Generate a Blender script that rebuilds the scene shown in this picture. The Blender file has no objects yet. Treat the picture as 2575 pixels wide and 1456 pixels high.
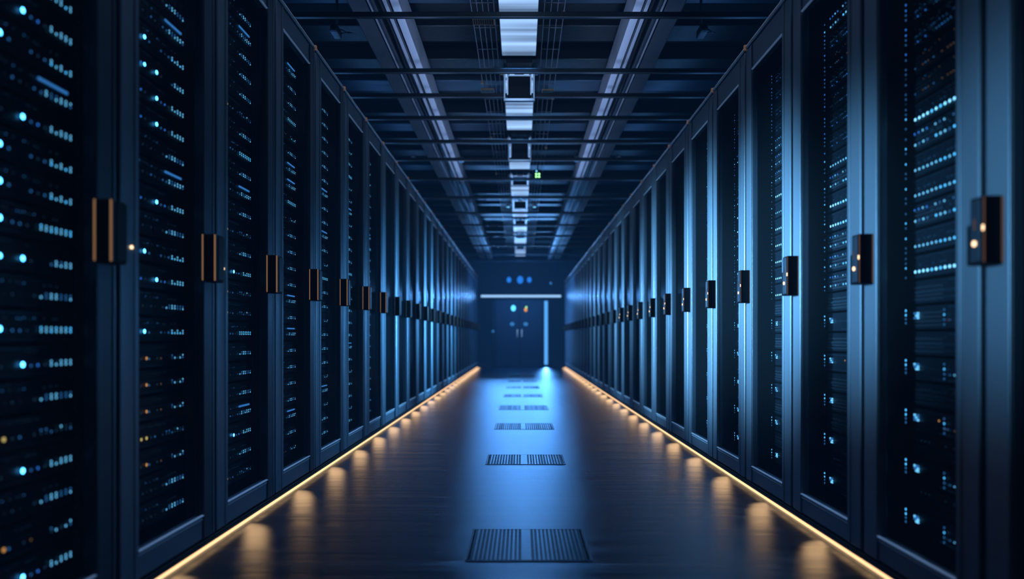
import bpy, bmesh, math, random
from mathutils import Vector, Matrix
random.seed(11)
sc = bpy.context.scene
COL = sc.collection

# ------------------------------------------------------------------ layout (metres)
F = 1828.0                      # focal length in pixels of the 2575 wide frame
CAMZ = 0.70
WL, WR = 1.039, 1.055           # distance of the two cabinet fronts from the camera axis
HL, HR = 2.167, 2.065           # cabinet heights
PL, PR = 0.600, 0.586           # cabinet widths
YL0, YR0 = 1.275, 1.076         # front edge of the nearest cabinet in each row
NL, NR = 27, 28
YEND = 17.52
ZCEIL = 3.0

# ------------------------------------------------------------------ materials
def new_mat(name):
    m = bpy.data.materials.new(name); m.use_nodes = True
    nt = m.node_tree; nt.nodes.clear()
    out = nt.nodes.new('ShaderNodeOutputMaterial')
    return m, nt, out

def metal(name, col, rough=0.4, metallic=0.6, noise=0.12, scale=40.0, stretch=(1, 1, 1), bump=0.0, spec=0.5):
    m, nt, out = new_mat(name)
    p = nt.nodes.new('ShaderNodeBsdfPrincipled')
    p.inputs['Base Color'].default_value = (*col, 1)
    p.inputs['Metallic'].default_value = metallic
    p.inputs['Specular IOR Level'].default_value = spec
    tc = nt.nodes.new('ShaderNodeTexCoord'); mp = nt.nodes.new('ShaderNodeMapping')
    mp.inputs['Scale'].default_value = stretch
    nz = nt.nodes.new('ShaderNodeTexNoise'); nz.inputs['Scale'].default_value = scale; nz.inputs['Detail'].default_value = 3
    nt.links.new(tc.outputs['Object'], mp.inputs['Vector']); nt.links.new(mp.outputs[0], nz.inputs['Vector'])
    mr = nt.nodes.new('ShaderNodeMapRange')
    mr.inputs['To Min'].default_value = max(0.03, rough - noise); mr.inputs['To Max'].default_value = min(1, rough + noise)
    nt.links.new(nz.outputs['Fac'], mr.inputs['Value']); nt.links.new(mr.outputs[0], p.inputs['Roughness'])
    if bump > 0:
        b = nt.nodes.new('ShaderNodeBump'); b.inputs['Strength'].default_value = bump; b.inputs['Distance'].default_value = 0.002
        nt.links.new(nz.outputs['Fac'], b.inputs['Height']); nt.links.new(b.outputs[0], p.inputs['Normal'])
    nt.links.new(p.outputs[0], out.inputs['Surface'])
    return m

def emit(name, col, strength, sample=False):
    m, nt, out = new_mat(name)
    e = nt.nodes.new('ShaderNodeEmission')
    e.inputs['Color'].default_value = (*col, 1); e.inputs['Strength'].default_value = strength
    nt.links.new(e.outputs[0], out.inputs['Surface'])
    try: m.cycles.emission_sampling = 'AUTO' if sample else 'NONE'
    except Exception: pass
    return m

M = {}
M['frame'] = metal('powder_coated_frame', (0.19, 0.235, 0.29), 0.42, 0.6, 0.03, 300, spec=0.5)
M['frame_shade'] = metal('frame_painted_shade', (0.055, 0.075, 0.10), 0.42, 0.6, 0.03, 300)  # darker copy of the frame finish: shade painted on the left far stiles
M['frame_dark'] = metal('dark_powder_coat', (0.026, 0.036, 0.050), 0.45, 0.5, 0.05, 300)
M['trim'] = metal('satin_trim', (0.85, 0.92, 1.0), 0.45, 0.3, 0.05, 120)
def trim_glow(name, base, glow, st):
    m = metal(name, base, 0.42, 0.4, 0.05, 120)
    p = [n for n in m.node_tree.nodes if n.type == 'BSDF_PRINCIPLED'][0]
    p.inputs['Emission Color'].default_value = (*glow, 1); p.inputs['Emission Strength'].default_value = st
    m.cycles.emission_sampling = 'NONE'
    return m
M['trim_highlight'] = trim_glow('trim_edge_painted_highlight', (0.85, 0.92, 1.0), (0.28, 0.52, 1.0), 0.11)  # highlight line along the glass trims, painted in as emission
M['top_trim'] = metal('worn_top_trim', (0.60, 0.64, 0.70), 0.40, 0.4, 0.08, 60)
M['copper_glint'] = emit('copper_edge_painted_glint', (1.0, 0.52, 0.26), 0.22)  # copper reflection on the left handle edges, painted in as emission
M['copper_glint_dim'] = emit('copper_edge_faint_painted_glint', (1.0, 0.52, 0.32), 0.10)  # fainter painted glint for the right handles and corner clips
M['copper'] = metal('warm_copper', (0.62, 0.34, 0.17), 0.32, 0.95, 0.06, 60)
M['plinth'] = metal('bronze_plinth', (0.075, 0.055, 0.042), 0.42, 0.7, 0.06, 80)
M['black'] = metal('black_satin_plastic', (0.004, 0.005, 0.007), 0.45, 0.0, 0.05, 100, spec=0.12)
M['inside'] = metal('matt_black_interior', (0.004, 0.006, 0.009), 0.7, 0.1, 0.08, 60)
M['server'] = metal('server_faceplate', (0.005, 0.008, 0.012), 0.42, 0.2, 0.1, 200, spec=0.25)
M['vent'] = metal('server_bezel', (0.05, 0.075, 0.10), 0.35, 0.8, 0.1, 200)
M['alu'] = metal('brushed_aluminium', (0.62, 0.66, 0.76), 0.40, 0.45, 0.1, 30, (30, 0.6, 1))
M['alu_dark'] = metal('dark_aluminium', (0.13, 0.145, 0.18), 0.38, 0.6, 0.12, 30, (30, 0.6, 1))
M['chrome'] = metal('polished_steel', (0.62, 0.70, 0.80), 0.16, 1.0, 0.05, 30)
M['joist'] = metal('dark_joist', (0.008, 0.011, 0.016), 0.40, 0.5, 0.1, 30)
M['plate'] = metal('blue_steel_plate', (0.030, 0.050, 0.085), 0.42, 0.7, 0.15, 6, (0.4, 3, 1))
M['deck'] = metal('black_deck', (0.006, 0.008, 0.011), 0.7, 0.1, 0.1, 8)
M['wall'] = metal('dark_blue_wall_paint', (0.020, 0.035, 0.060), 0.6, 0.0, 0.08, 20)
M['door'] = metal('dark_blue_door', (0.018, 0.032, 0.058), 0.42, 0.3, 0.08, 20)
M['rubber'] = metal('black_cable', (0.012, 0.014, 0.02), 0.35, 0.0, 0.05, 50)
M['grille'] = metal('perforated_grille', (0.060, 0.075, 0.100), 0.38, 0.6, 0.08, 80)

M['cyan'] = emit('light_cyan', (0.08, 0.52, 1.0), 2.4)
M['ice'] = emit('light_ice', (0.17, 0.62, 1.0), 1.7)
M['blue'] = emit('light_blue', (0.04, 0.25, 0.95), 1.3)
M['bright'] = emit('light_bright', (0.22, 0.66, 1.0), 3.0)
M['mid'] = emit('light_mid', (0.06, 0.32, 0.85), 0.6)
M['dim'] = emit('light_dim', (0.08, 0.22, 0.45), 0.18)
M['faint'] = emit('light_faint', (0.06, 0.16, 0.32), 0.06)
M['amber'] = emit('light_amber', (1.0, 0.42, 0.12), 0.9)
M['yellow'] = emit('light_yellow', (1.0, 0.72, 0.22), 0.9)
M['dim_amber'] = emit('light_dim_amber', (0.7, 0.36, 0.18), 0.22)
M['spark'] = emit('light_spark', (0.07, 0.45, 1.0), 13.0)
M['warm_dot'] = emit('light_warm', (1.0, 0.66, 0.38), 2.6)
M['warm_strip'] = emit('warm_strip', (1.0, 0.56, 0.27), 1.7)
M['header'] = emit('header_light', (0.34, 0.62, 1.0), 1.1)
M['jamb'] = emit('jamb_light', (0.10, 0.42, 1.0), 1.0)
M['spot_blue'] = emit('spot_blue', (0.02, 0.22, 0.9), 0.9)
M['green'] = emit('light_green', (0.35, 1.0, 0.35), 2.2)

def diffuser_mat():
    m, nt, out = new_mat('frosted_diffuser')
    tc = nt.nodes.new('ShaderNodeTexCoord'); mp = nt.nodes.new('ShaderNodeMapping')
    mp.inputs['Scale'].default_value = (0.25, 5.0, 1)
    nz = nt.nodes.new('ShaderNodeTexNoise'); nz.inputs['Scale'].default_value = 1.6; nz.inputs['Detail'].default_value = 2
    geo = nt.nodes.new('ShaderNodeNewGeometry')
    nt.links.new(geo.outputs['Position'], mp.inputs['Vector']); nt.links.new(mp.outputs[0], nz.inputs['Vector'])
    cr = nt.nodes.new('ShaderNodeMapRange')
    cr.inputs['From Min'].default_value = 0.35; cr.inputs['From Max'].default_value = 0.65
    cr.inputs['To Min'].default_value = 0.28; cr.inputs['To Max'].default_value = 1.15
    nt.links.new(nz.outputs['Fac'], cr.inputs['Value'])
    e = nt.nodes.new('ShaderNodeEmission'); e.inputs['Color'].default_value = (0.36, 0.60, 1.0, 1)
    nt.links.new(cr.outputs[0], e.inputs['Strength'])
    g = nt.nodes.new('ShaderNodeBsdfPrincipled')
    g.inputs['Base Color'].default_value = (0.3, 0.36, 0.45, 1); g.inputs['Metallic'].default_value = 0.9; g.inputs['Roughness'].default_value = 0.3
    a = nt.nodes.new('ShaderNodeAddShader')
    nt.links.new(e.outputs[0], a.inputs[0]); nt.links.new(g.outputs[0], a.inputs[1])
    nt.links.new(a.outputs[0], out.inputs['Surface'])
    m.cycles.emission_sampling = 'NONE'
    return m
M['diffuser'] = diffuser_mat()

def glass_mat():
    m, nt, out = new_mat('smoked_glass')
    t = nt.nodes.new('ShaderNodeBsdfTransparent'); t.inputs['Color'].default_value = (0.80, 0.87, 0.93, 1)
    g = nt.nodes.new('ShaderNodeBsdfGlossy'); g.inputs['Roughness'].default_value = 0.22
    g.inputs['Color'].default_value = (0.7, 0.85, 1, 1)
    lw = nt.nodes.new('ShaderNodeFresnel'); lw.inputs['IOR'].default_value = 1.30
    mul = nt.nodes.new('ShaderNodeMath'); mul.operation = 'MULTIPLY'; mul.inputs[1].default_value = 0.10
    mx = nt.nodes.new('ShaderNodeMixShader')
    nt.links.new(lw.outputs[0], mul.inputs[0]); nt.links.new(mul.outputs[0], mx.inputs['Fac'])
    df = nt.nodes.new('ShaderNodeBsdfDiffuse'); df.inputs['Color'].default_value = (0.6, 0.75, 0.9, 1)  # thin diffuse veil mixed into the glass, standing in for blue mist
    m0 = nt.nodes.new('ShaderNodeMixShader'); m0.inputs['Fac'].default_value = 0.0045
    nt.links.new(t.outputs[0], m0.inputs[1]); nt.links.new(df.outputs[0], m0.inputs[2])
    nt.links.new(m0.outputs[0], mx.inputs[1]); nt.links.new(g.outputs[0], mx.inputs[2])
    nt.links.new(mx.outputs[0], out.inputs['Surface'])
    return m
M['glass'] = glass_mat()

def floor_mat():
    m, nt, out = new_mat('polished_dark_floor')
    N = nt.nodes; L = nt.links
    p = N.new('ShaderNodeBsdfGlossy'); p.distribution = 'BECKMANN'; p.inputs['Color'].default_value = (.72, .88, 1, 1)
    dfu = N.new('ShaderNodeBsdfDiffuse'); fr = N.new('ShaderNodeFresnel'); fr.inputs['IOR'].default_value = 1.55
    mxs = N.new('ShaderNodeMixShader')
    geo = N.new('ShaderNodeNewGeometry')
    # cross-corridor streaks
    mp = N.new('ShaderNodeMapping'); mp.inputs['Scale'].default_value = (0.35, 5.0, 1)
    nz = N.new('ShaderNodeTexNoise'); nz.inputs['Scale'].default_value = 2.2; nz.inputs['Detail'].default_value = 6; nz.inputs['Roughness'].default_value = 0.65
    L.new(geo.outputs['Position'], mp.inputs['Vector']); L.new(mp.outputs[0], nz.inputs['Vector'])
    # fine grain
    ng = N.new('ShaderNodeTexNoise'); ng.inputs['Scale'].default_value = 160; ng.inputs['Detail'].default_value = 3
    mg = N.new('ShaderNodeMapping'); mg.inputs['Scale'].default_value = (0.6, 1.0, 1)
    L.new(geo.outputs['Position'], mg.inputs['Vector']); L.new(mg.outputs[0], ng.inputs['Vector'])
    # tile joints
    mb = N.new('ShaderNodeMapping'); mb.inputs['Location'].default_value = (15.0, 0.06, 0)
    br = N.new('ShaderNodeTexBrick'); br.offset = 0.0
    br.inputs['Scale'].default_value = 1.0; br.inputs['Brick Width'].default_value = 30.0; br.inputs['Row Height'].default_value = 0.768
    br.inputs['Mortar Size'].default_value = 0.0028; br.inputs['Mortar Smooth'].default_value = 0.3
    br.inputs['Color1'].default_value = (1, 1, 1, 1); br.inputs['Color2'].default_value = (1, 1, 1, 1); br.inputs['Mortar'].default_value = (0, 0, 0, 1)
    L.new(geo.outputs['Position'], mb.inputs['Vector']); L.new(mb.outputs[0], br.inputs['Vector'])
    mr = N.new('ShaderNodeMapRange'); mr.inputs['From Min'].default_value = 0.3; mr.inputs['From Max'].default_value = 0.7
    mr.inputs['To Min'].default_value = 0.30; mr.inputs['To Max'].default_value = 0.42
    L.new(nz.outputs['Fac'], mr.inputs['Value']); L.new(mr.outputs[0], p.inputs['Roughness'])
    cr = N.new('ShaderNodeValToRGB')
    cr.color_ramp.elements[0].position = 0.35; cr.color_ramp.elements[0].color = (0.005, 0.007, 0.011, 1)
    cr.color_ramp.elements[1].position = 0.7; cr.color_ramp.elements[1].color = (0.015, 0.019, 0.026, 1)
    L.new(nz.outputs['Fac'], cr.inputs['Fac'])
    mx = N.new('ShaderNodeMix'); mx.data_type = 'RGBA'; mx.blend_type = 'MULTIPLY'; mx.inputs[0].default_value = 0.85
    L.new(cr.outputs[0], mx.inputs[6]); L.new(br.outputs['Color'], mx.inputs[7])
    L.new(mx.outputs[2], dfu.inputs['Color'])
    b = N.new('ShaderNodeBump'); b.inputs['Strength'].default_value = 0.14; b.inputs['Distance'].default_value = 0.002
    b0 = N.new('ShaderNodeBump'); b0.inputs['Strength'].default_value = 0.30; b0.inputs['Distance'].default_value = 0.010
    L.new(nz.outputs['Fac'], b0.inputs['Height']); L.new(b0.outputs[0], b.inputs['Normal'])
    L.new(ng.outputs['Fac'], b.inputs['Height'])
    b2 = N.new('ShaderNodeBump'); b2.inputs['Strength'].default_value = 0.4; b2.inputs['Distance'].default_value = 0.002
    L.new(br.outputs['Color'], b2.inputs['Height']); L.new(b.outputs[0], b2.inputs['Normal'])
    L.new(b2.outputs[0], p.inputs['Normal']); L.new(b2.outputs[0], dfu.inputs['Normal'])
    L.new(fr.outputs[0], mxs.inputs['Fac']); L.new(dfu.outputs[0], mxs.inputs[1]); L.new(p.outputs[0], mxs.inputs[2])
    L.new(mxs.outputs[0], out.inputs['Surface'])
    return m
M['floor'] = floor_mat()

# ------------------------------------------------------------------ mesh helpers
class MB:
    def __init__(s, *mats):
        s.bm = bmesh.new(); s.mats = list(mats)
    def mi(s, m):
        if m not in s.mats: s.mats.append(m)
        return s.mats.index(m)
    def box(s, x0, x1, y0, y1, z0, z1, mat=None, bev=0.0, seg=2):
        r = bmesh.ops.create_cube(s.bm, size=1.0)
        vs = r['verts']
        for v in vs:
            v.co = Vector(((x0 + x1) / 2 + v.co.x * abs(x1 - x0), (y0 + y1) / 2 + v.co.y * abs(y1 - y0), (z0 + z1) / 2 + v.co.z * abs(z1 - z0)))
        fs = set(f for v in vs for f in v.link_faces)
        if mat: 
            k = s.mi(mat)
            for f in fs: f.material_index = k
        if bev > 0:
            es = list(set(e for v in vs for e in v.link_edges))
            r = bmesh.ops.bevel(s.bm, geom=es, offset=bev, segments=seg, affect='EDGES', profile=0.5, clamp_overlap=True)
            if mat:
                for f in r['faces']: f.material_index = k
        return s
    def disc(s, cx, cy, cz, nx, r, rz=None, n=8, mat=None):
        # flat disc in the YZ plane facing +-X
        rz = rz or r
        vs = [s.bm.verts.new((cx, cy + r * math.cos(2 * math.pi * i / n), cz + rz * math.sin(2 * math.pi * i / n))) for i in range(n)]
        if nx < 0: vs.reverse()
        f = s.bm.faces.new(vs)
        if mat: f.material_index = s.mi(mat)
        return s
    def tube(s, pts, r, n=8, mat=None):
        k = s.mi(mat) if mat else 0
        rings = []
        for i, p in enumerate(pts):
            p = Vector(p)
            d = (Vector(pts[min(i + 1, len(pts) - 1)]) - Vector(pts[max(i - 1, 0)])).normalized()
            up = Vector((0, 0, 1)) if abs(d.z) < 0.9 else Vector((1, 0, 0))
            a = d.cross(up).normalized(); b = d.cross(a).normalized()
            rings.append([s.bm.verts.new(p + a * r * math.cos(2 * math.pi * j / n) + b * r * math.sin(2 * math.pi * j / n)) for j in range(n)])
        for q in range(len(rings) - 1):
            for j in range(n):
                f = s.bm.faces.new((rings[q][j], rings[q][(j + 1) % n], rings[q + 1][(j + 1) % n], rings[q + 1][j])); f.material_index = k; f.smooth = True
        for e in (rings[0], rings[-1]):
            f = s.bm.faces.new(e); f.material_index = k
        return s
    def cyl(s, a, b, r, n=16, mat=None): return s.tube([a, b], r, n, mat)
    def mesh(s, name, recalc=True):
        if recalc: bmesh.ops.recalc_face_normals(s.bm, faces=s.bm.faces[:])
        me = bpy.data.meshes.new(name); s.bm.to_mesh(me); s.bm.free()
        for m in s.mats: me.materials.append(M[m])
        return me

def link(name, data, parent=None, loc=(0, 0, 0)):
    o = bpy.data.objects.new(name, data); COL.objects.link(o); o.location = loc
    if parent: o.parent = parent
    return o
def tag(o, label=None, cat=None, group=None, kind=None):
    if label: o['label'] = label
    if cat: o['category'] = cat
    if group: o['group'] = group
    if kind: o['kind'] = kind
    return o
def copy_tree(o, parent=None):
    c = o.copy(); COL.objects.link(c)
    if parent: c.parent = parent
    for ch in list(o.children): copy_tree(ch, c)
    return c
ORD = ['', 'first', 'second', 'third', 'fourth', 'fifth', 'sixth', 'seventh', 'eighth', 'ninth', 'tenth', 'eleventh', 'twelfth', 'thirteenth',
       'fourteenth', 'fifteenth', 'sixteenth', 'seventeenth', 'eighteenth', 'nineteenth', 'twentieth', 'twenty-first', 'twenty-second',
       'twenty-third', 'twenty-fourth', 'twenty-fifth', 'twenty-sixth', 'twenty-seventh', 'twenty-eighth', 'twenty-ninth', 'thirtieth', 'thirty-first', 'thirty-second', 'thirty-third', 'thirty-fourth', 'thirty-fifth', 'thirty-sixth', 'thirty-seventh', 'thirty-eighth', 'thirty-ninth', 'fortieth', 'forty-first', 'forty-second', 'forty-third']

# ------------------------------------------------------------------ room shell
def struct(name, me, parent=None):
    o = link(name, me, parent)
    if parent is None: o['kind'] = 'structure'
    return o
struct('floor', MB('floor').box(-2.2, 2.2, -1.2, YEND + .1, -0.1, 0.0).mesh('floor'))
struct('ceiling', MB('deck').box(-2.2, 2.2, -1.2, YEND + .1, ZCEIL, ZCEIL + 0.1).mesh('ceiling'))
struct('wall_left', MB('wall').box(-2.3, -2.2, -1.2, YEND + .1, -0.1, ZCEIL + .1).mesh('wall_left'))
struct('wall_right', MB('wall').box(2.2, 2.3, -1.2, YEND + .1, -0.1, ZCEIL + .1).mesh('wall_right'))
struct('wall_near', MB('wall').box(-2.3, 2.3, -1.3, -1.2, -0.1, ZCEIL + .1).mesh('wall_near'))
struct('wall_far', MB('wall').box(-2.3, 2.3, YEND + 0.02, YEND + .12, -0.1, ZCEIL + .1).mesh('wall_far'))

# double door in the far wall
def far_px(px): return (px - 1310) * YEND / F
def far_z(py): return CAMZ + (850 - py) * YEND / F
dz1 = far_z(754)
door = struct('door_1', MB('frame_dark').box(far_px(1238), far_px(1244), YEND - .03, YEND + .02, 0, dz1 + .03)
              .box(far_px(1366), far_px(1368), YEND - .03, YEND + .02, 0, dz1 + .03)
              .box(far_px(1238), far_px(1368), YEND - .03, YEND + .02, dz1, dz1 + .03).mesh('door_frame'))
for nm, a, b in (('leaf', 1245, 1303.5), ('leaf', 1309, 1365)):
    lf = struct(nm, MB('door').box(far_px(a), far_px(b), YEND - .015, YEND + .018, 0.01, dz1 - .005, bev=.004).mesh('door_leaf'), door)
    hx = far_px(1306 - 5) if a < 1300 else far_px(1306 + 6)
    struct('door_handle', MB('chrome').box(hx - .012, hx + .012, YEND - .05, YEND - .014, far_z(848), far_z(828), bev=.004).mesh('door_handle'), lf)
    pc = far_px(1290) if a < 1300 else far_px(1322)
    mb = MB('door').box(pc - .07, pc + .07, YEND - .022, YEND - .014, far_z(820), far_z(762), bev=.003)
    struct('window_pane', mb.mesh('window_pane'), lf)
ct = struct('door_post', MB('frame_dark').box(far_px(1303), far_px(1309.5), YEND - .03, YEND + .018, 0.0, dz1).mesh('door_post'), door)

def panel_light(px, py, w, h, mat, name, label, cat, group=None):
    x, z = far_px(px), far_z(py)
    y1 = YEND - .024
    o = link(name, MB(mat).tube([(0, -.012, 0), (0, 0, 0)], w, 12).mesh(name), None, (x, y1, z))
    o.scale = (1, 1, h / w)
    return tag(o, label, cat, group)
panel_light(1291, 775, .055, .07, 'cyan', 'indicator_light', 'bright cyan light on the left leaf of the far door', 'light')
panel_light(1322, 779, .038, .045, 'amber', 'indicator_light', 'orange light on the right leaf of the far door', 'light')
panel_light(1288, 815, .055, .045, 'mid', 'indicator_light', 'soft blue light low on the left leaf of the far door', 'light')
panel_light(1322, 815, .055, .045, 'mid', 'indicator_light', 'soft blue light low on the right leaf of the far door', 'light')
tag(link('indicator_light', MB('green').tube([(0, -.012, 0), (0, 0, 0)], .018, 12).mesh('green_dot'), None, (far_px(1323.5), YEND - .024, far_z(772.6))),
    'tiny green light just above the orange light on the far door', 'light')
for px, w, lab in ((1280, .055, 'left of three blue spotlights above the far door'), (1308, .075, 'largest middle blue spotlight above the far door'), (1331, .055, 'right of three blue spotlights above the far door')):
    x, z = far_px(px), far_z(704)
    r = link('spotlight', MB('black').tube([(0, 0, 0), (0, .055, 0)], w * 1.15, 16).mesh('spot_housing'), None, (x, YEND - .035, z))
    tag(r, lab, 'spotlight', 'blue spotlights above the far door')
    b = link('lens', MB('spot_blue').tube([(0, -.006, 0), (0, 0.002, 0)], w, 16).mesh('spot_lens'), r)
    r.scale = (1, 1, 1.25)
for px, py, lab in ((1385, 712, 'small cyan light high on the far wall beside the right row'), (1240, 833, 'small cyan light low beside the far door, left side')):
    o = link('indicator_light', MB('mid').tube([(0, -.012, 0), (0, 0.0, 0)], .028, 12).mesh('dot'), None, (far_px(px), YEND - .024 if py > 800 else YEND + .026, far_z(py)))
    tag(o, lab, 'light')

# light bar over the door, vertical light beside it
zb = far_z(745)
hb = link('light_bar', MB('alu_dark').box(-.97, .97, 0, .06, -.03, .03, bev=.006).mesh('bar_housing'), None, (0, YEND - .04, zb))
tag(hb, 'long white light bar across the far wall above the double door', 'light bar')
link('diffuser', MB('header').box(-.96, .96, -.012, 0.002, -.026, .026, bev=.004).mesh('bar_diffuser'), hb)
vb = link('light_bar', MB('alu_dark').box(-.05, .05, 0, .05, 0, far_z(752) - .08, bev=.005).mesh('bar_housing_v'), None, (far_px(1373), YEND - .03, .05))
tag(vb, 'upright blue light bar right of the far double door', 'light bar')
link('diffuser', MB('jamb').box(-.04, .04, -.01, 0.002, .01, far_z(752) - .10, bev=.004).mesh('bar_diffuser_v'), vb)

# ------------------------------------------------------------------ cabinets
def side_fns(side):
    """maps (t towards the corridor, u along the corridor) to local x, y of the prototype"""
    s = 1 if side == 'left' else -1
    return s

def cabinet_proto(side):
    s = 1 if side == 'left' else -1
    P = PL if side == 'left' else PR
    H = HL if side == 'left' else HR
    g = 0.011
    ST = 0.098                       # stile
    GB, GT = (0.118, 2.052) if side == 'left' else (0.112, 1.93)
    root = link('server_cabinet', None)
    def B(mb, t0, t1, u0, u1, z0, z1, mat=None, bev=0, seg=2):
        x0, x1 = sorted((s * t0, s * t1)); return mb.box(x0, x1, u0, u1, z0, z1, mat, bev, seg)
    # carcass
    mb = MB('inside', 'frame_dark')
    B(mb, -.95, -.034, .003, .016, .03, H - .004)
    B(mb, -.95, -.034, P - .016, P - .003, .03, H - .004)
    B(mb, -.95, -.93, .016, P - .016, .03, H - .004)
    B(mb, -.93, -.034, .016, P - .016, .03, .05)
    B(mb, -.95, -.004, .003, P - .003, H - .006, H)
    link('carcass', mb.mesh('carcass'), root)
    # mounting rails; perforation dots carry a faint painted glow
    r = .088 if side == 'left' else .115
    for k, (a, b) in enumerate(((.017, .047), (P - .047, P - .017))):
        mb = MB('inside', 'dim', 'faint')
        B(mb, -r - .03, -r + .002, a, b, .052, H - .008, 'inside')
        rr = random.Random(5 + k)
        z = .14
        while z < H - .15:
            if rr.random() < .55: mb.disc(s * (-r + .003), (a + b) / 2 + .004 * rr.choice((-1, 1)), z, s, .0016, n=6, mat='faint')
            z += .022
        link('mounting_rail', mb.mesh('mounting_rail'), root)
    # plinth
    mb = MB('plinth')
    B(mb, -.05, .002, .002, P - .002, .016, .024, bev=.002)
    B(mb, -.05, -.004, .002, P - .002, .026, .032, bev=.002)
    link('plinth', mb.mesh('plinth'), root)
    mb = MB('frame_dark')
    B(mb, -.90, -.07, .03, P - .03, 0.0, .030)
    link('base', mb.mesh('base'), root)
    # top rail, rounded
    mb = MB('top_trim')
    B(mb, -.030, .004, .010, P - .010, H - .014, H + .004, bev=.006, seg=3)
    link('top_rail', mb.mesh('top_rail'), root)
    mb = MB('copper_glint_dim')
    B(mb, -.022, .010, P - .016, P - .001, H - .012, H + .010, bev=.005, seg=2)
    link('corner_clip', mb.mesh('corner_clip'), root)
    # door frame
    mb = MB('frame')
    D0 = -.030
    B(mb, D0, 0, g, ST, .040, H - .020, bev=.005, seg=3)
    if side == 'right': B(mb, D0, 0, P - ST, P - g, .040, H - .020, bev=.005, seg=3)
    else:
        B(mb, D0, 0, P - ST, P - g - .016, .040, H - .020, 'frame_shade', bev=.003, seg=2)
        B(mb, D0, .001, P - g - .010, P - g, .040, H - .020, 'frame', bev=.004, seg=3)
    B(mb, D0, -.003, ST, P - ST, .042, GB, bev=.002)
    B(mb, D0, -.003, ST, P - ST, GT, H - .022, bev=.002)
    # raised inner step on stiles
    B(mb, -.006, .003, ST - .020, ST - .001, .044, H - .024, bev=.002)
    B(mb, -.006, .003, P - ST + .001, P - ST + .020, .044, H - .024, 'frame_shade' if side == 'left' else 'frame', bev=.002)
    door = link('door', mb.mesh('door'), root)
    mb = MB('trim_highlight')
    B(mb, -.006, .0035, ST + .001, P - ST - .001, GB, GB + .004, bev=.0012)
    link('glass_trim', mb.mesh('glass_trim'), door); mb = MB('trim_highlight')
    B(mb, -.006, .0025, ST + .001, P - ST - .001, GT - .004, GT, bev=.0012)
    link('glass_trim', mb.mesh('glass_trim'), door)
    mb = MB('trim')
    B(mb, -.006, -.001, ST, P - ST, GB - .012, GB - .009)
    link('trim_line', mb.mesh('trim_line'), door)
    bm = MB('glass')
    x = s * -.014
    vs = [bm.bm.verts.new(c) for c in ((x, ST, GB), (x, P - ST, GB), (x, P - ST, GT), (x, ST, GT))]
    if s < 0: vs.reverse()
    bm.bm.faces.new(vs)
    link('glass_panel', bm.mesh('glass_panel', False), door)
    # handle on the far stile, standing proud of the door
    if side == 'left':
        a, b, z0, z1, d = P - .108, P - .036, .884, 1.040, .043
        mb = MB('black', 'frame_dark')
        B(mb, .001, d, a, b, z0, z1, 'black', .005, 3)
        B(mb, d - .001, d + .003, a + .020, b - .004, z0 + .006, z1 - .006, 'black', .002)
        B(mb, d - .0015, d + .0012, a + .006, a + .018, z0 + .004, z1 - .004, 'frame_dark', .001)
        h = link('handle', mb.mesh('handle'), door)
        mb = MB('copper_glint')
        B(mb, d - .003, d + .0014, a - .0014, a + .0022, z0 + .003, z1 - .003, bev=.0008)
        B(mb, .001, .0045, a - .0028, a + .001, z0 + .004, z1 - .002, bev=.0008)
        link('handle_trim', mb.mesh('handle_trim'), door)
        mb = MB('warm_dot'); mb.tube([(0.0, .062, .942), (s * .0035, .062, .942)], .0045, 10)
        link('lock_light', mb.mesh('lock_light'), door)
    else:
        a, b, z0, z1, d = P - .072, P - .008, .863, 1.013, .042
        mb = MB('black', 'frame_dark')
        B(mb, .001, d, a, b - .013, z0, z1, 'black', .004, 3)
        B(mb, .001, d, a, b, z0, z0 + .092, 'black', .004, 3)
        B(mb, d - .001, d + .002, a + .012, b - .018, z0 + .006, z1 - .006, 'frame_dark', .001)
        h = link('handle', mb.mesh('handle'), door)
        mb = MB('copper_glint_dim')
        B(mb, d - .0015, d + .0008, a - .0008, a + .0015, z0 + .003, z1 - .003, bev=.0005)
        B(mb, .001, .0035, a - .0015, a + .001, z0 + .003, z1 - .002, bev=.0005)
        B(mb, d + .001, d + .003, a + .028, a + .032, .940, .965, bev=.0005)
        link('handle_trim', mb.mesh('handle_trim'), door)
        mb = MB('warm_dot'); mb.tube([(s * (d + .001), a + .030, .910), (s * (d + .0045), a + .030, .910)], .0062, 12)
        link('lock_light', mb.mesh('lock_light'), door); mb = MB('warm_dot')
        mb.box(*sorted((s * (d + .001), s * (d + .0028))), a - .0015, a + .0035, .936, .948, 'warm_dot')
        link('edge_light', mb.mesh('edge_light'), door)
    return root

FT = {}
def far_trim(me):
    if me.name.startswith('far_'): return me
    if me.name not in FT:
        c = me.copy(); c.name = 'far_' + me.name; c.materials.clear(); c.materials.append(M['copper']); FT[me.name] = c
    return FT[me.name]
def add_row(side):
    proto = cabinet_proto(side)
    n, P, y0, w = (NL, PL, YL0, -WL) if side == 'left' else (NR, PR, YR0, WR)
    for k in range(n):
        o = proto if k == 0 else copy_tree(proto)
        o.location = (w, y0 + k * P, 0)
        if k > 6:
            for d_ in o.children:
                if d_.name.startswith('door'):
                    for c_ in d_.children:
                        if c_.name.startswith('handle_trim') or (k > 10 and c_.name.startswith(('lock_light', 'edge_light'))): c_.data = far_trim(c_.data)
        where = 'nearest the camera' if k == 0 else ('farthest away' if k == n - 1 else ORD[k + 1] + ' from the camera')
        tag(o, f'tall dark server cabinet with smoked glass door in the {side} row, {where}', 'server cabinet', f'server cabinets of the {side} row')
add_row('left'); add_row('right')

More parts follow.
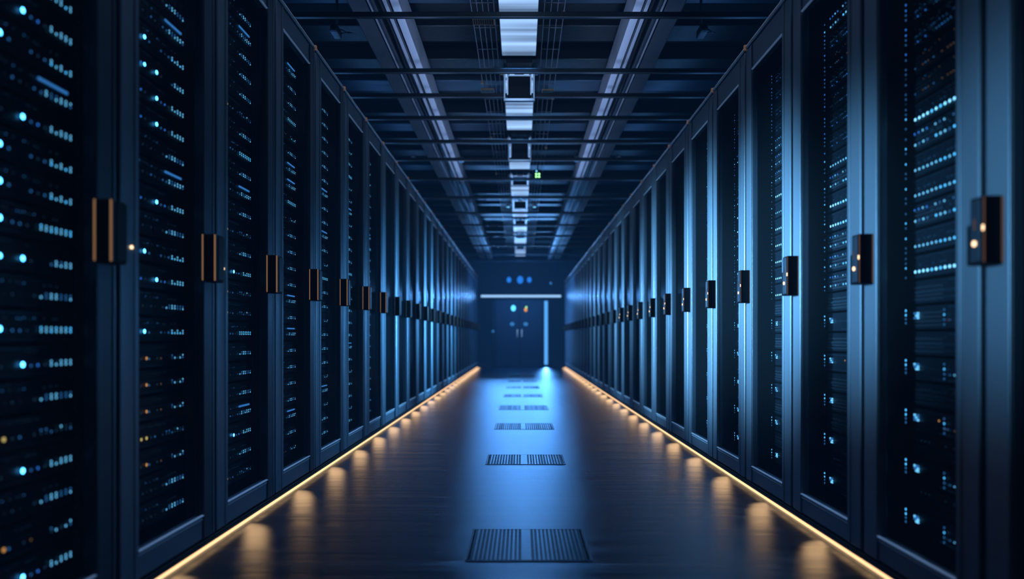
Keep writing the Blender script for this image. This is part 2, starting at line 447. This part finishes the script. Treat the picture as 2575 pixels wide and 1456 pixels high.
# warm light strips at the foot of each row
for side, w, n, P, y0 in (('left', -WL, NL, PL, YL0), ('right', WR, NR, PR, YR0)):
    s = 1 if side == 'left' else -1
    x0, x1 = sorted((s * -.022, s * -.004))
    L = n * P
    rt = link('light_strip', MB('warm_strip').box(x0, x1, 0, L, 0.0005, .0095).mesh('light_strip'), None, (w, y0, 0))
    tag(rt, f'warm glowing light strip along the floor under the {side} cabinet row', 'light strip')

# ------------------------------------------------------------------ servers
UH = {'left': .0796, 'right': .0748}
Z0 = {'left': .130, 'right': .124}
NU = 24
def face_shell(mb, s, P, h, kind):
    """black faceplate with ears, ridges and vents; local origin = bottom, near end, on the front plane"""
    def B(t0, t1, u0, u1, z0, z1, mat, bev=0):
        x0, x1 = sorted((s * t0, s * t1)); mb.box(x0, x1, u0, u1, z0, z1, mat, bev)
    W = P - .096
    B(-.42, 0, .0, W, .003, h - .004, 'server', .0015)
    B(-.004, .006, .0, .014, .004, h - .005, 'server', .001)
    B(-.004, .006, W - .014, W, .004, h - .005, 'server', .001)
    if kind % 3 == 0:
        B(0, .0035, .02, W - .02, h - .012, h - .009, 'vent'); B(0, .003, .02, W - .02, .008, .010, 'vent')
    elif kind % 3 == 1:
        B(0, .0035, .02, W * .55, h - .013, h - .010, 'vent')
        for q in range(4): B(0, .002, W * .6, W - .02, .012 + q * .012, .016 + q * .012, 'inside')
    else:
        B(0, .004, .02, W - .02, h * .5, h * .5 + .0025, 'vent')
        B(0, .004, W * .3, W * .7, .008, .011, 'vent')
    return W

def row(mb, s, u0, du, n, z, r, mats, rr, jit=.0, rz=None, t=.0045, skip=0.0):
    for i in range(n):
        if rr.random() < skip: continue
        m = rr.choice(mats)
        mb.disc(s * t, u0 + i * du, z + (rr.random() - .5) * jit, s, r, rz, 8, m)

def make_left(v):
    """children: list of (part name, MB)"""
    s, P, h = 1, PL, UH['left']; rr = random.Random(100 + v)
    body = MB('server', 'vent', 'inside'); W = face_shell(body, s, P, h, v)
    parts = []
    far = W - .02
    # row of paired port lights at the far end (right in the photo)
    a = MB('ice')
    n = rr.choice((4, 5, 6)) ; du = .0185
    bright = v % 4
    mats = {0: ['ice', 'ice', 'mid'], 1: ['mid', 'ice'], 2: ['mid', 'dim', 'ice'], 3: ['ice', 'cyan']}[bright]
    zz = h * .36
    row(a, s, far - du * n, du, n + 1, zz, .0027, mats, rr, 0, .0030)
    row(a, s, far - du * n, du, n + 1, zz + .0080, .0026, mats, rr, 0, .0028, skip=.2)
    parts.append(('port_lights', a))
    b = MB('dim')
    # fainter row running to the near end
    row(b, s, far - du * n - .024 * 9, .024, 9, zz + .001, .0030, [['blue', 'mid', 'dim'], ['dim', 'faint', 'mid'], ['dim_amber', 'mid', 'dim'], ['dim', 'mid']][v % 4], rr, .001, .003, skip=.25)
    if v % 2: row(b, s, .05, .0115, 34, h * .72, .0022, ['dim', 'faint', 'dim', 'mid'], rr, .003, .0014, skip=.3)
    else: row(b, s, .10, .009, 30, h * .8, .0018, ['faint', 'dim'], rr, .002, .0012, skip=.3)
    parts.append(('activity_lights', b))
    if v % 4 in (0, 3):
        c = MB('spark')
        u = .310 if v % 4 == 0 else .238
        c.disc(s * .0052, u, zz + .004, s, .0056, n=12, mat='spark')
        if v == 4: c.disc(s * .0052, u - .072, zz + .002, s, .0050, n=12, mat='spark')
        parts.append(('status_light', c))
    elif v in (2, 6):
        c = MB('amber'); c.disc(s * .005, .25, zz + .003, s, .0048, n=12, mat='amber' if v == 2 else 'yellow')
        if v == 6: c.disc(s * .005, .22, zz + .003, s, .0044, n=12, mat='yellow')
        parts.append(('status_light', c))
    if v == 5:
        c = MB('blue'); 
        for i in range(8): c.box(.003, .0055, far - .12 + i * .014, far - .11 + i * .014, h * .7, h * .78, 'mid')
        parts.append(('display', c))
    feat = ['bright blue light and paired port lights', 'dotted light rows', 'amber light beside port lights', 'bright blue light near one end',
            'two bright blue lights', 'short segmented blue display', 'yellow lights beside port lights', 'bright blue light and dotted row'][v]
    return body, parts, feat

def make_right(v):
    s, P, h = -1, PR, UH['right']; rr = random.Random(300 + v)
    body = MB('server', 'vent', 'inside'); W = face_shell(body, s, P, h, v)
    parts = []
    far = W - .022
    if v < 5 or v == 9:      # dotted rows
        a = MB('ice')
        v9 = v == 9; v = 0 if v9 else v
        lvl = [['cyan', 'ice', 'ice'], ['cyan', 'mid', 'ice'], ['mid', 'dim', 'blue'], ['dim', 'mid', 'dim'], ['dim_amber', 'dim', 'mid']][v]
        if v9: lvl = ['bright', 'bright', 'cyan']
        big = .0052 if v9 else (.0044 if v < 2 else .0028)
        n = 19 if v < 2 else 30; du = (far - .06) / n
        row(a, s, .025, du, n + 1, h * .30, big, lvl, rr, .0008, big * (.85 if v < 2 else .7), skip=.04 if v < 2 else .2)
        if v in (0, 1, 2):
            row(a, s, .045, du * .5, n * 2 - 2, h * .30 + .010, .0015, ['dim', 'faint'], rr, .003, skip=.3)
            row(a, s, .030, .0082, 50, h * .55, .0015, ['dim', 'faint', 'mid'], rr, .002, skip=.25)
            row(a, s, .030, .0082, 50, h * .86, .0013, ['dim', 'faint'], rr, .002, skip=.3)
        parts.append(('port_lights', a))
        b = MB('dim')
        if v == 1:
            row(b, s, .05, du, n, h * .74, big * .8, ['mid', 'ice', 'blue'], rr, .001, big * .7, skip=.1)
        else:
            row(b, s, .05, .010, 38, h * .72, .0016, ['dim', 'faint', 'mid', 'dim_amber'] if v > 2 else ['dim', 'faint'], rr, .012, skip=.35)
        parts.append(('activity_lights', b))
        c = MB('cyan')
        for i in range(5):
          if rr.random() < .8: c.disc(s * .0065, W - .008, .009 + i * h / 5.2, s, .0030, n=8, mat=rr.choice((['cyan', 'cyan', 'mid'], ['cyan', 'mid'], ['blue', 'mid'], ['mid', 'dim', 'blue'], ['mid', 'dim'])[v]))
        parts.append(('status_light_column', c))
        feat = ['two bright cyan dotted rows', 'twin dotted cyan rows', 'blue dotted row', 'faint dotted rows', 'faint amber and blue dots'][v]
        feat = 'bright cyan dotted row' if v == 0 else feat
        if v9: feat = 'very bright white-cyan dotted row'
    else:
        c = MB('cyan')
        for i, z in enumerate((.30, .46, .62, .80)): c.disc(s * .0065, W - .008, h * z, s, .0036, n=8, mat='cyan' if i > 1 else 'mid')
        parts.append(('status_light_column', c))
        d = MB('ice')
        for i in range(3):
            for j in range(3):
                if rr.random() < .85: d.box(-.0055, -.003, W - .075 + i * .009, W - .068 + i * .009, h * .45 + j * .007, h * .45 + .005 + j * .007, 'ice' if rr.random() < .6 else 'mid')
        parts.append(('display', d))
        e = MB('mid')
        for i, z in enumerate((.20, .38, .56, .74)): e.disc(s * .0055, W - .205, h * z, s, .0030, n=8, mat=['mid', 'mid', 'cyan', 'mid'][i])
        if v == 6: e.disc(s * .0055, W - .18, h * .62, s, .003, n=8, mat='amber')
        parts.append(('activity_lights', e))
        f = MB('mid')
        row(f, s, .05, .0105, 23, h * .36, .0026, ['mid', 'ice', 'mid', 'dim'] if v == 5 else ['dim_amber', 'mid', 'dim'], rr, .001, .002, skip=.1)
        row(f, s, .12, .014, 14, h * .15, .0015, ['dim', 'faint'], rr, .002)
        parts.append(('port_lights', f))
        feat = ['square display and light columns', 'amber light and square display', 'lit square display, dark vents'][v - 5]
    return body, parts, feat

protos = {}
def proto(side, v):
    if (side, v) not in protos:
        body, parts, feat = (make_left if side == 'left' else make_right)(v)
        protos[(side, v)] = (body.mesh('rack_server'), [(nm, mb.mesh(nm, False)) for nm, mb in parts], feat)
    return protos[(side, v)]

def pick(side, cab, i, rr):
    if side == 'left':
        if cab >= 3: return rr.choice((1, 2, 1, 1, 5, 1)) if rr.random() < .95 else 3
        if i > 18: return rr.choice((1, 5, 2, 1, 1) if cab else (1, 0, 2, 1, 5))
        if cab < 2: return rr.choice((1, 2, 6, 0, 1, 2)) if i < 7 else rr.choice((0, 4, 3, 7, 1, 0, 4, 5, 1))
        return rr.choice((1, 0, 5, 1, 6, 3, 1))
    if i < 10: return rr.choice((5, 6, 7, 7, 5)) if i % 2 == 0 else 8
    if i < 17: return rr.choice((9, 9, 0, 1)) if cab < 4 else rr.choice((0, 9, 1, 3, 4))
    return rr.choice((2, 3, 4, 1, 3, 2))

def blank_body(side):
    """plain vent unit with hardly any lights"""
    s = 1 if side == 'left' else -1; P = PL if side == 'left' else PR; h = UH[side]
    mb = MB('server', 'vent', 'inside'); W = face_shell(mb, s, P, h, 1)
    def B(t0, t1, u0, u1, z0, z1, mat, bev=0):
        x0, x1 = sorted((s * t0, s * t1)); mb.box(x0, x1, u0, u1, z0, z1, mat, bev)
    B(0, .006, .09, W - .06, h * .42, h * .5, 'vent', .001)
    B(0, .004, .02, W - .02, h * .2, h * .24, 'vent')
    lights = MB('faint'); rr = random.Random(77)
    row(lights, s, .06, .02, 18, h * .72, .0018, ['dim', 'faint'], rr, .002, skip=.3)
    return mb, [('activity_lights', lights)], 'wide vent bars and few lights'
_b, _p, _f = blank_body('right')
protos[('right', 8)] = (_b.mesh('rack_server'), [(nm, m_.mesh(nm, False)) for nm, m_ in _p], _f)

rest = {}
def stash(me, loc):
    for poly in me.polygons: pass
bm_rest = bmesh.new(); rest_mats = []
def add_rest(me, loc):
    # merge a far server into the single mesh of uncounted ones
    tmp = bmesh.new(); tmp.from_mesh(me)
    idx = []
    for m in me.materials:
        if m.name not in rest_mats: rest_mats.append(m.name)
        idx.append(rest_mats.index(m.name))
    vm = {}
    for v in tmp.verts: vm[v] = bm_rest.verts.new(v.co + Vector(loc))
    for f in tmp.faces:
        nf = bm_rest.faces.new([vm[v] for v in f.verts]); nf.material_index = idx[f.material_index]
    tmp.free()

for side, w, P, y0, n, first in (('left', -WL, PL, YL0, NL, 0), ('right', WR, PR, YR0, NR, 1)):
    s = 1 if side == 'left' else -1
    r = .088 if side == 'left' else .115
    h = UH[side]
    for cab in range(first, n):
        rr = random.Random(1000 * s + cab * 7)
        detail = cab < first + 6
        if not detail and cab > first + 14: continue     # beyond this the glass is seen too flat to show them
        for i in range(NU):
            v = pick(side, cab - first, i, rr)
            me, parts, feat = proto(side, v)
            loc = (w - s * r + s * .003, y0 + cab * P + .048, Z0[side] + i * h)
            if detail:
                root = link('rack_server', me, None, loc)
                for nm, pm in parts: link(nm, pm, root)
                lab = f'server with {feat}, {ORD[i+1]} from bottom, {ORD[cab + 1]} {side} cabinet'
                tag(root, lab, 'server', f'servers in the {ORD[cab + 1]} cabinet of the {side} row')
            else:
                for nm, pm in parts:
                    if i % 1 == 0: add_rest(pm, loc)
        if not detail:
            # one dark bank of faceplates for the whole far cabinet
            mb = MB('server', 'vent')
            for i in range(NU):
                z = Z0[side] + i * h
                x0, x1 = sorted((0, -s * .2)); mb.box(x0, x1, 0, P - .096, z + .003, z + h - .004, 'server')
                x0, x1 = sorted((0, s * .003)); mb.box(x0, x1, .02, P - .12, z + h - .013, z + h - .010, 'vent')
            me = mb.mesh('bank'); add_rest(me, (loc[0], loc[1], 0)); bpy.data.meshes.remove(me)
me = bpy.data.meshes.new('far_servers'); bm_rest.to_mesh(me); bm_rest.free()
for nme in rest_mats: me.materials.append(bpy.data.materials[nme])
tag(link('rack_servers', me), 'dark servers with tiny blue lights filling the far cabinets of both rows', 'servers', kind='stuff')

# ------------------------------------------------------------------ floor grilles
gr_pos = [(2.281, 2.655, -.177, .225), (4.02, 4.352, -.198, .249), (5.56, 5.95, -.205, .255), (7.07, 7.53, -.22, .27),
          (8.62, 9.02, -.21, .26), (10.1, 10.5, -.21, .26), (11.6, 12.0, -.21, .26), (13.2, 13.6, -.21, .26)]
def grille(i, y0, y1, x0, x1):
    root = link('floor_grille', None, None, ((x0 + x1) / 2, (y0 + y1) / 2, 0))
    hx, hy = (x1 - x0) / 2, (y1 - y0) / 2
    fr = MB('grille'); t = .010
    for a in ((-hx, hx, -hy, -hy + .004), (-hx, hx, hy - .004, hy), (-hx, -hx + .003, -hy, hy), (hx - .003, hx, -hy, hy)):
        fr.box(*a, 0.0, .0022, bev=.0006)
    link('frame', fr.mesh('frame'), root)
    link('backing', MB('inside').box(-hx + .003, hx - .003, -hy + .004, hy - .004, 0.0, .0006).mesh('backing'), root)
    sl = MB('floor'); rr = random.Random(i)
    n = 27; p = (2 * hx - .024) / n
    for k in range(n + 1):
        u = -hx + .012 + k * p
        wd = p * rr.uniform(.22, .5)
        if k == n // 2: wd = p * 1.7
        sl.box(u - wd / 2, u + wd / 2, -hy + .004, hy - .004, 0.0005, .0018)
    m = 16 if i == 0 else 8
    for k in range(1, m):
        yy = -hy + k * 2 * hy / m
        sl.box(-hx + .010, hx - .010, yy - .0016, yy + .0016, 0.0005, .0013)
    for e in (-1, 1): sl.box(e * (hx - .010) - .004, e * (hx - .010) + .004, -hy + .004, hy - .004, 0.0005, .0018)
    link('slats', sl.mesh('slats'), root)
    names = ['nearest', 'second', 'third', 'fourth', 'fifth', 'sixth', 'seventh', 'farthest']
    tag(root, f'slotted metal ventilation grille set in the aisle floor, {names[i]} ' + ('to the camera' if i == 0 else 'along the aisle'), 'floor grille', 'floor grilles down the aisle')
for i, g in enumerate(gr_pos): grille(i, *g)

# ------------------------------------------------------------------ ceiling
# centre luminaire run
ZS = CAMZ + 1.94
brk = [5.15, 6.93, 8.50, 10.05, 11.75, 13.40, 15.05]
segs = [(2.1, 3.88), (3.96, 5.0)] + [(a + .16, b - .14) for a, b in zip(brk, brk[1:])] + [(15.25, 17.2)]
for i, (a, b) in enumerate(segs):
    L = b - a
    root = link('ceiling_light', MB('alu_dark').box(-.120, .120, 0, L, .012, .07, bev=.004).mesh('light_housing'), None, (-.014, a, ZS))
    link('diffuser', MB('diffuser').box(-.115, .115, .006, L - .006, 0, .014, bev=.002).mesh('diffuser'), root)
    where = 'nearest, directly overhead' if i == 0 else ORD[i + 1] + ' from the camera'
    tag(root, f'pale blue centre ceiling strip light, {where}', 'ceiling light', 'strip lights down the ceiling centre')
tag(link('trunking', MB('joist').box(-.125, .125, 0, 15.3, 0, .06, bev=.004).mesh('trunking'), None, (-.014, 2.1, ZS + .068)),
    'dark metal trunking carrying the middle run of strip lights', 'trunking')
# hanging brackets
def bracket():
    root = link('hanging_bracket', None)
    hw, hh = .104, .250
    f = MB('chrome')
    for e in (-1, 1):
        f.box(e * hw - .007, e * hw + .007, -.012, .012, -hh, 0.01, bev=.003)
        f.box(e * (hw - .022) - .005, e * (hw - .022) + .005, -.016, .004, -hh + .03, -.05, bev=.002)
    f.box(-hw - .007, hw + .007, -.014, .014, -hh - .012, -hh + .010, bev=.003)
    link('hoop', f.mesh('hoop'), root)
    b = MB('black'); b.box(-.082, .082, .008, .055, -hh + .012, -.075, bev=.004); b.box(-.09, .09, -.12, .08, -.03, .0, bev=.004)
    link('shroud', b.mesh('shroud'), root)
    c = MB('chrome', 'alu'); c.box(-.085, .085, -.016, .01, -.088, -.078, 'chrome', .002); c.box(-.085, .085, -.016, .01, -.030, -.024, 'chrome', .002)
    c.box(-.034, .034, -.022, .0, -.072, -.038, 'alu', .003)
    for e in (-1, 1):
        c.box(e * .055 - .010, e * .055 + .010, -.018, .0, -.068, -.042, 'chrome', .004)
        c.box(e * .075 - .006, e * .075 + .006, -.018, .0, -.078, -.034, 'chrome', .003)
    link('crossbar', c.mesh('crossbar'), root)
    for e in (-1, 1):
        d = MB('chrome' if e > 0 else 'copper'); d.box(e * .125 - .010, e * .125 + .010, -.014, .014, -.075, -.035, bev=.004)
        d.cyl((e * .108, 0, -.055), (e * .135, 0, -.055), .007, 10)
        link('clamp', d.mesh('clamp'), root)
    return root
bk = bracket()
for i, y in enumerate(brk):
    o = bk if i == 0 else copy_tree(bk)
    o.location = (-.012, y, ZS - .004 if i % 2 == 0 else ZS)
    if i > 1: o.scale = (1, 1, .62)
    if i > 3: o.scale = (1, 1, .42)
    where = 'nearest, largest' if i == 0 else ORD[i + 1] + ' from the camera'
    tag(o, f'polished steel hanging bracket under the centre ceiling strip, {where}', 'bracket', 'steel brackets under the centre strip')

# long cable trays
ZT = CAMZ + 1.80
def tray(side):
    s = -1 if side == 'left' else 1
    o_, i_ = (.930, .655) if side == 'left' else (.885, .615)
    root = link('cable_tray', None, None, (0, 2.0, ZT))
    Ln = 14.6
    def B(mb, a, b, z0, z1, mat, bev=.002, y0=0, y1=Ln):
        x0, x1 = sorted((s * a, s * b)); mb.box(x0, x1, y0, y1, z0, z1, mat, bev)
    m1 = MB('alu_dark'); B(m1, o_, o_ - .098, 0, .008, 'alu_dark'); B(m1, o_, o_ - .006, 0, .09, 'alu_dark'); link('outer_plate', m1.mesh('outer_plate'), root)
    for k, (a, wd, z, mt) in enumerate(((.105, .010, .004, 'alu'), (.120, .006, .010, 'alu_dark'), (.132, .012, -.002, 'alu_dark'), (.188, .020, .004, 'alu'), (.214, .006, .0, 'alu_dark'))):
        m2 = MB(mt); B(m2, o_ - a, o_ - a - wd, z, z + .012, mt); link('rail', m2.mesh('rail'), root)
    m3 = MB('alu'); B(m3, i_ + .045, i_ + .004, 0, .008, 'alu'); B(m3, i_ + .006, i_, 0, .16, 'alu'); link('inner_plate', m3.mesh('inner_plate'), root)
    m4 = MB('joist'); B(m4, o_ - .006, i_ + .006, .10, .108, 'joist'); link('back_plate', m4.mesh('back_plate'), root)
    for q, (cx, r) in enumerate(((.150, .012), (.172, .009))):
        pts = [(s * (o_ - cx + .006 * math.sin(k * .9 + q)), k * .4 + .02, .05 + .008 * math.sin(k * 1.3 + q)) for k in range(int(Ln / .4))]
        link('cable', MB('rubber').tube(pts, r, 8).mesh('cable'), root)
    tag(root, f'long aluminium cable tray with grooved rails running along the ceiling, {side} of centre', 'cable tray', 'long ceiling cable trays')
tray('left'); tray('right')

# thin cross bars hanging below the trays
ZB = CAMZ + 1.72
bars = [3.92, 4.74, 5.22, 5.75, 6.44, 7.08, 7.96, 9.0, 10.1, 11.2, 12.4, 13.7, 15.1, 16.4]
barm = MB('joist', 'trim'); barm.box(-1.9, 1.9, -.011, .011, .004, .036, 'joist', .003); barm.box(-1.9, 1.9, -.013, -.010, .004, .008, 'alu_dark')
barm = barm.mesh('crossbar')
for i, y in enumerate(bars):
    o = link('ceiling_bar', barm, None, (0, y, ZB))
    tag(o, f'thin dark bar crossing the aisle under the cable trays, ' + ('nearest' if i == 0 else ORD[i + 1] + ' from the camera'), 'ceiling bar', 'thin cross bars under the trays')
# joists above, spanning the room
rj = random.Random(4)
y = 3.1; i = 0
while y < 17.0:
    wd = rj.choice((.10, .16, .24, .07))
    mt = ('plate', 'joist', 'joist')[i % 3]
    o = link('ceiling_joist', MB(mt).box(-2.18, 2.18, 0, wd, 0, rj.choice((.08, .12)), mt, .004).mesh('joist'), None, (0, y, CAMZ + rj.choice((1.98, 2.04, 2.12))))
    tag(o, f'wide dark steel joist spanning the ceiling above the trays, ' + ('nearest' if i == 0 else ORD[i + 1] + ' from the camera'), 'joist', 'ceiling joists across the room')
    y += wd + rj.uniform(.16, .34); i += 1
# wire baskets beside the centre strip
def basket(side, s, a, b):
    root = link('wire_basket', None, None, (0, 3.4, CAMZ + 1.90))
    ks = 5 if side == 'left' else 4
    for k in range(ks):
        x = s * (a + (b - a) * k / (ks - 1))
        link('rod', MB('alu_dark').tube([(x, 0, 0), (x, 12.4, 0)], .0028, 6).mesh('rod'), root)
    c = MB('alu_dark')
    for k in range(38):
        c.tube([(s * a, .05 + k * .33, -.004), (s * b, .05 + k * .33, -.004)], .0028, 6)
    link('cross_rods', c.mesh('cross_rods'), root)
    tag(root, f'narrow wire cable basket just {side} of the centre strip lights', 'cable basket', 'wire baskets beside the centre strip')
    for k in range(8):
        link('pipe_clip', MB('copper').box(-.012, .012, -.008, .008, -.012, .012, bev=.004).mesh('pipe_clip'), root, (s * b, .5 + k * 1.5 + (.35 if s > 0 else 0), 0))
basket('left', -1, .155, .285); basket('right', 1, .135, .250)
# copper patch strips left of centre
for i, (px, py0, w_, h_) in enumerate(((1215, 28, .13, .04), (1225, 210, .10, .02), (1378, 212, .09, .014))):
    d = 1.93 * F / (850 - py0)
    o = link('patch_strip', MB('copper').box(-w_ / 2, w_ / 2, 0, .09, 0, .01, bev=.002).mesh('patch_strip'), None, ((px - 1310) * d / F, d, CAMZ + 1.885))
    pn = MB('black')
    for k in range(9): pn.box(-w_ / 2 + .006 + k * w_ / 9.6, -w_ / 2 + .013 + k * w_ / 9.6, .012, .07, -.003, .001, 'black')
    link('sockets', pn.mesh('sockets'), o)
    tag(o, ['copper-coloured socket strip left of the nearest strip light', 'copper-coloured socket strip left of the nearest hanging bracket', 'copper-coloured socket strip right of the nearest hanging bracket'][i], 'socket strip')
# small camera by the left row
d = 1.75 * F / (850 - 90)
cx = (845 - 1310) * d / F
cam_o = link('security_camera', None, None, (cx, d, CAMZ + 1.78))
link('body', MB('alu_dark').box(-.022, .022, -.06, .05, -.03, .015, bev=.006).mesh('body'), cam_o)
link('lens', MB('black').tube([(0, -.075, -.008), (0, -.058, -.008)], .014, 14).mesh('lens'), cam_o)
link('arm', MB('joist').tube([(0, .02, .01), (0, .02, .52)], .008, 8).mesh('arm'), cam_o)
link('cable', MB('rubber').tube([(.02, .04, 0), (.06, .05, .012), (.085, .03, .0), (.07, 0, -.015), (.03, -.02, .0)], .003, 6).mesh('cable'), cam_o)
tag(cam_o, 'small grey ceiling camera with looped cable above the left cabinet row', 'camera')
cam2 = copy_tree(cam_o); cam2.location = ((1765 - 1310) * d / F, d, CAMZ + 1.78)
tag(cam2, 'small grey ceiling camera with looped cable above the right cabinet row', 'camera')
# far pairs of small spot lights
for i, (px, py) in enumerate(((1278, 515), (1344, 515), (1160, 400), (1450, 398), (1040, 395), (1555, 395))):
    dd = 1.86 * F / (850 - py)
    o = link('downlight', MB('alu').tube([(0, 0, -.02), (0, 0, .03)], .026, 14).mesh('downlight'), None, ((px - 1310) * dd / F, dd, CAMZ + 1.85))
    link('lens', MB('ice' if i < 2 else 'mid').tube([(0, 0, -.024), (0, 0, -.018)], .02, 14).mesh('lens'), o)
    tag(o, ['small bright downlight left of the centre strip, far along the aisle', 'small bright downlight right of the centre strip, far along the aisle', 'small dim downlight between centre strip and left cable tray',
            'small dim downlight between centre strip and right cable tray', 'small dim downlight outside the left cable tray', 'small dim downlight outside the right cable tray'][i], 'downlight', 'small ceiling downlights')
# green signal
d = 1.75 * F / (850 - 441)
sg = link('signal_light', MB('black').box(-.045, .045, 0, .03, -.04, .06, bev=.004).mesh('signal_body'), None, ((1352 - 1310) * d / F, d, CAMZ + 1.75))
for a in (-1, 1):
    for b in (-1, 1):
        link('lamp', MB('green').box(a * .015 - .010, a * .015 + .010, -.004, .001, b * .014 - .010, b * .014 + .010, bev=.002).mesh('lamp'), sg)
link('lamp', MB('ice').tube([(-.012, -.005, .045), (-.012, .001, .045)], .009, 10).mesh('lamp_w'), sg)
link('hanger', MB('joist').box(-.006, .006, .01, .02, .055, .25).mesh('hanger'), sg)
tag(sg, 'small hanging signal with four green squares right of the centre strip', 'signal light')

# ------------------------------------------------------------------ lights
def area(name, loc, rot, sx, sy, energy, col, spread=math.pi):
    l = bpy.data.lights.new(name, 'AREA'); l.shape = 'RECTANGLE'; l.size = sx; l.size_y = sy; l.energy = energy; l.color = col; l.spread = spread
    o = bpy.data.objects.new(name, l); COL.objects.link(o); o.location = loc; o.rotation_euler = rot; return o
def spot(name, loc, target, energy, col, ang, blend=1.0, size=.15):
    l = bpy.data.lights.new(name, 'SPOT'); l.energy = energy; l.color = col; l.spot_size = math.radians(ang); l.spot_blend = blend; l.shadow_soft_size = size
    o = bpy.data.objects.new(name, l); COL.objects.link(o); o.location = loc
    o.rotation_euler = (Vector(target) - Vector(loc)).to_track_quat('-Z', 'Y').to_euler(); return o
BLUE = (0.13, 0.42, 1.0); SKYB = (0.26, 0.56, 1.0); WARM = (1.0, 0.56, 0.26); PEACH = (1.0, 0.50, 0.21)
R = math.radians
# header bar and jamb bar at the end of the aisle
area('header_lamp', (0, YEND - .08, zb), (R(-90), 0, 0), 1.7, .06, 4.6, (0.13, 0.42, 1.0), R(40))
area('jamb_lamp', (far_px(1373), YEND - .06, .85), (R(-90), 0, 0), .08, 1.5, 8, BLUE)
# strip lights
for a, b in segs:
    area('strip_lamp', (-.014, (a + b) / 2, ZS - .012), (0, 0, 0), .2, (b - a) * .9, 9, (0.09, 0.38, 1.0), R(60))
# unseen spots added mid-aisle: blue wash on the right row, weaker on the left
for y, z, e, ang in ((1.60, .98, 230, 30), (2.35, .98, 460, 34), (3.2, .98, 1200, 45), (4.3, .96, 1400, 53), (5.8, .95, 800, 60), (7.8, .95, 380, 66), (10.2, .95, 150, 70)):
    spot('wash_fill_right', (-.85, y - .15, z + .05), (WR, y, z), e, (0.22, 0.60, 1.0), ang)
for y, z, e, ang in ((2.3, .68, 8, 50), (3.3, .70, 20, 54), (4.4, .76, 90, 60), (6.0, .82, 480, 66), (8.2, .9, 850, 70), (10.8, .9, 480, 74)):
    spot('wash_fill_left', (.85, y - .1, z + .05), (-WL, y, z), e, (0.12, 0.50, 1.0), ang)
spot('wash_fill_far', (0, 13.0, 1.9), (0, YEND, 1.2), 230, (0.07, 0.34, 1.0), 90)  # unseen spot added to brighten the far wall
# unseen fill lamps added to lift trays, brackets, rail tops and ceiling
area('tray_fill_left', (-.55, 5.2, 2.12), (R(180), 0, 0),   .08, 6.0, 10, (0.40, 0.58, 1.0), R(100))
area('tray_fill_right', (.52, 5.2, 2.12), (R(180), 0, 0),   .08, 6.0, 10, (0.40, 0.58, 1.0), R(100))
spot('bracket_fill', (0, 1.2, 1.9), (0, 7.0, 2.52), 110, (0.50, 0.72, 1.0), 34)
area('row_fill_left', (-WL + .012, 9.2, 2.40), (0, 0, 0), .02, 16.0, 8, (0.55, 0.72, 1.0), R(40))
area('row_fill_right', (WR - .012, 9.2, 2.32), (0, 0, 0), .02, 16.0, 8, (0.55, 0.72, 1.0), R(40))
area('ceiling_fill_left', (-1.3, 6.0, 2.25), (R(180), 0, 0), .2, 7.0, 6, (0.12, 0.40, 1.0))
area('ceiling_fill_right', (1.3, 6.0, 2.25), (R(180), 0, 0), .2, 7.0, 6, (0.12, 0.40, 1.0))
# unseen warm lamps at the foot of every cabinet, lighting the floor only
FLOORC = bpy.data.collections.new('floor_receivers')
for o in COL.objects:
    if o.name == 'floor' or (o.parent and o.parent.name.startswith('floor_grille')): FLOORC.objects.link(o)
for side, w, n, P, y0 in (('left', -WL, NL, PL, YL0), ('right', WR, NR, PR, YR0)):
    s = 1 if side == 'left' else -1
    for k in range(n):
        o = area('foot_lamp', (w + s * .022, y0 + (k + .47) * P, .076), (0, 0, 0), .11, .125, .10, PEACH)
        o.data.shape = 'ELLIPSE'
        o.rotation_euler = Vector((s * .45, -1, -.3)).to_track_quat('-Z', 'Y').to_euler()
        o.light_linking.receiver_collection = FLOORC
    o = area('foot_glow', (w + s * .010, y0 + n * P / 2, .030), (0, R(-20) * s, 0), .02, n * P, 4.0, (1.0, .50, .20), R(120))
    o.light_linking.receiver_collection = FLOORC

# ------------------------------------------------------------------ world: thin luminous blue haze in the aisle
wd = bpy.data.worlds.new('World'); sc.world = wd; wd.use_nodes = True
nt = wd.node_tree; nt.nodes.clear()
out = nt.nodes.new('ShaderNodeOutputWorld')
bg = nt.nodes.new('ShaderNodeBackground'); bg.inputs['Color'].default_value = (0.01, 0.02, 0.04, 1); bg.inputs['Strength'].default_value = 0.2
nt.links.new(bg.outputs[0], out.inputs['Surface'])
em = nt.nodes.new('ShaderNodeEmission'); em.inputs['Color'].default_value = (0.055, 0.33, 1.0, 1); em.inputs['Strength'].default_value = 0.0017
nt.links.new(em.outputs[0], out.inputs['Volume'])

# ------------------------------------------------------------------ camera
cd = bpy.data.cameras.new('camera'); cam = bpy.data.objects.new('camera', cd); COL.objects.link(cam)
cam.location = (0, 0, CAMZ); cam.rotation_euler = (R(90), 0, 0)
cd.sensor_width = 36; cd.lens = 36 * F / 2575
cd.shift_x = -22.5 / 2575; cd.shift_y = 122 / 2575
cd.clip_start = .02
cd.dof.use_dof = True; cd.dof.focus_distance = 3.7; cd.dof.aperture_fstop = 1.3
sc.camera = cam

sc.view_settings.view_transform = 'Standard'; sc.view_settings.look = 'None'
sc.view_settings.exposure = 0; sc.view_settings.gamma = 1
cy = sc.cycles
cy.use_denoising = True
try: cy.denoiser = 'OPENIMAGEDENOISE'
except Exception: pass
cy.use_adaptive_sampling = True; cy.adaptive_threshold = 0.03
cy.max_bounces = 5; cy.diffuse_bounces = 0; cy.glossy_bounces = 2; cy.transparent_max_bounces = 12; cy.volume_bounces = 0
cy.sample_clamp_indirect = 1.5; cy.caustics_reflective = False; cy.caustics_refractive = False
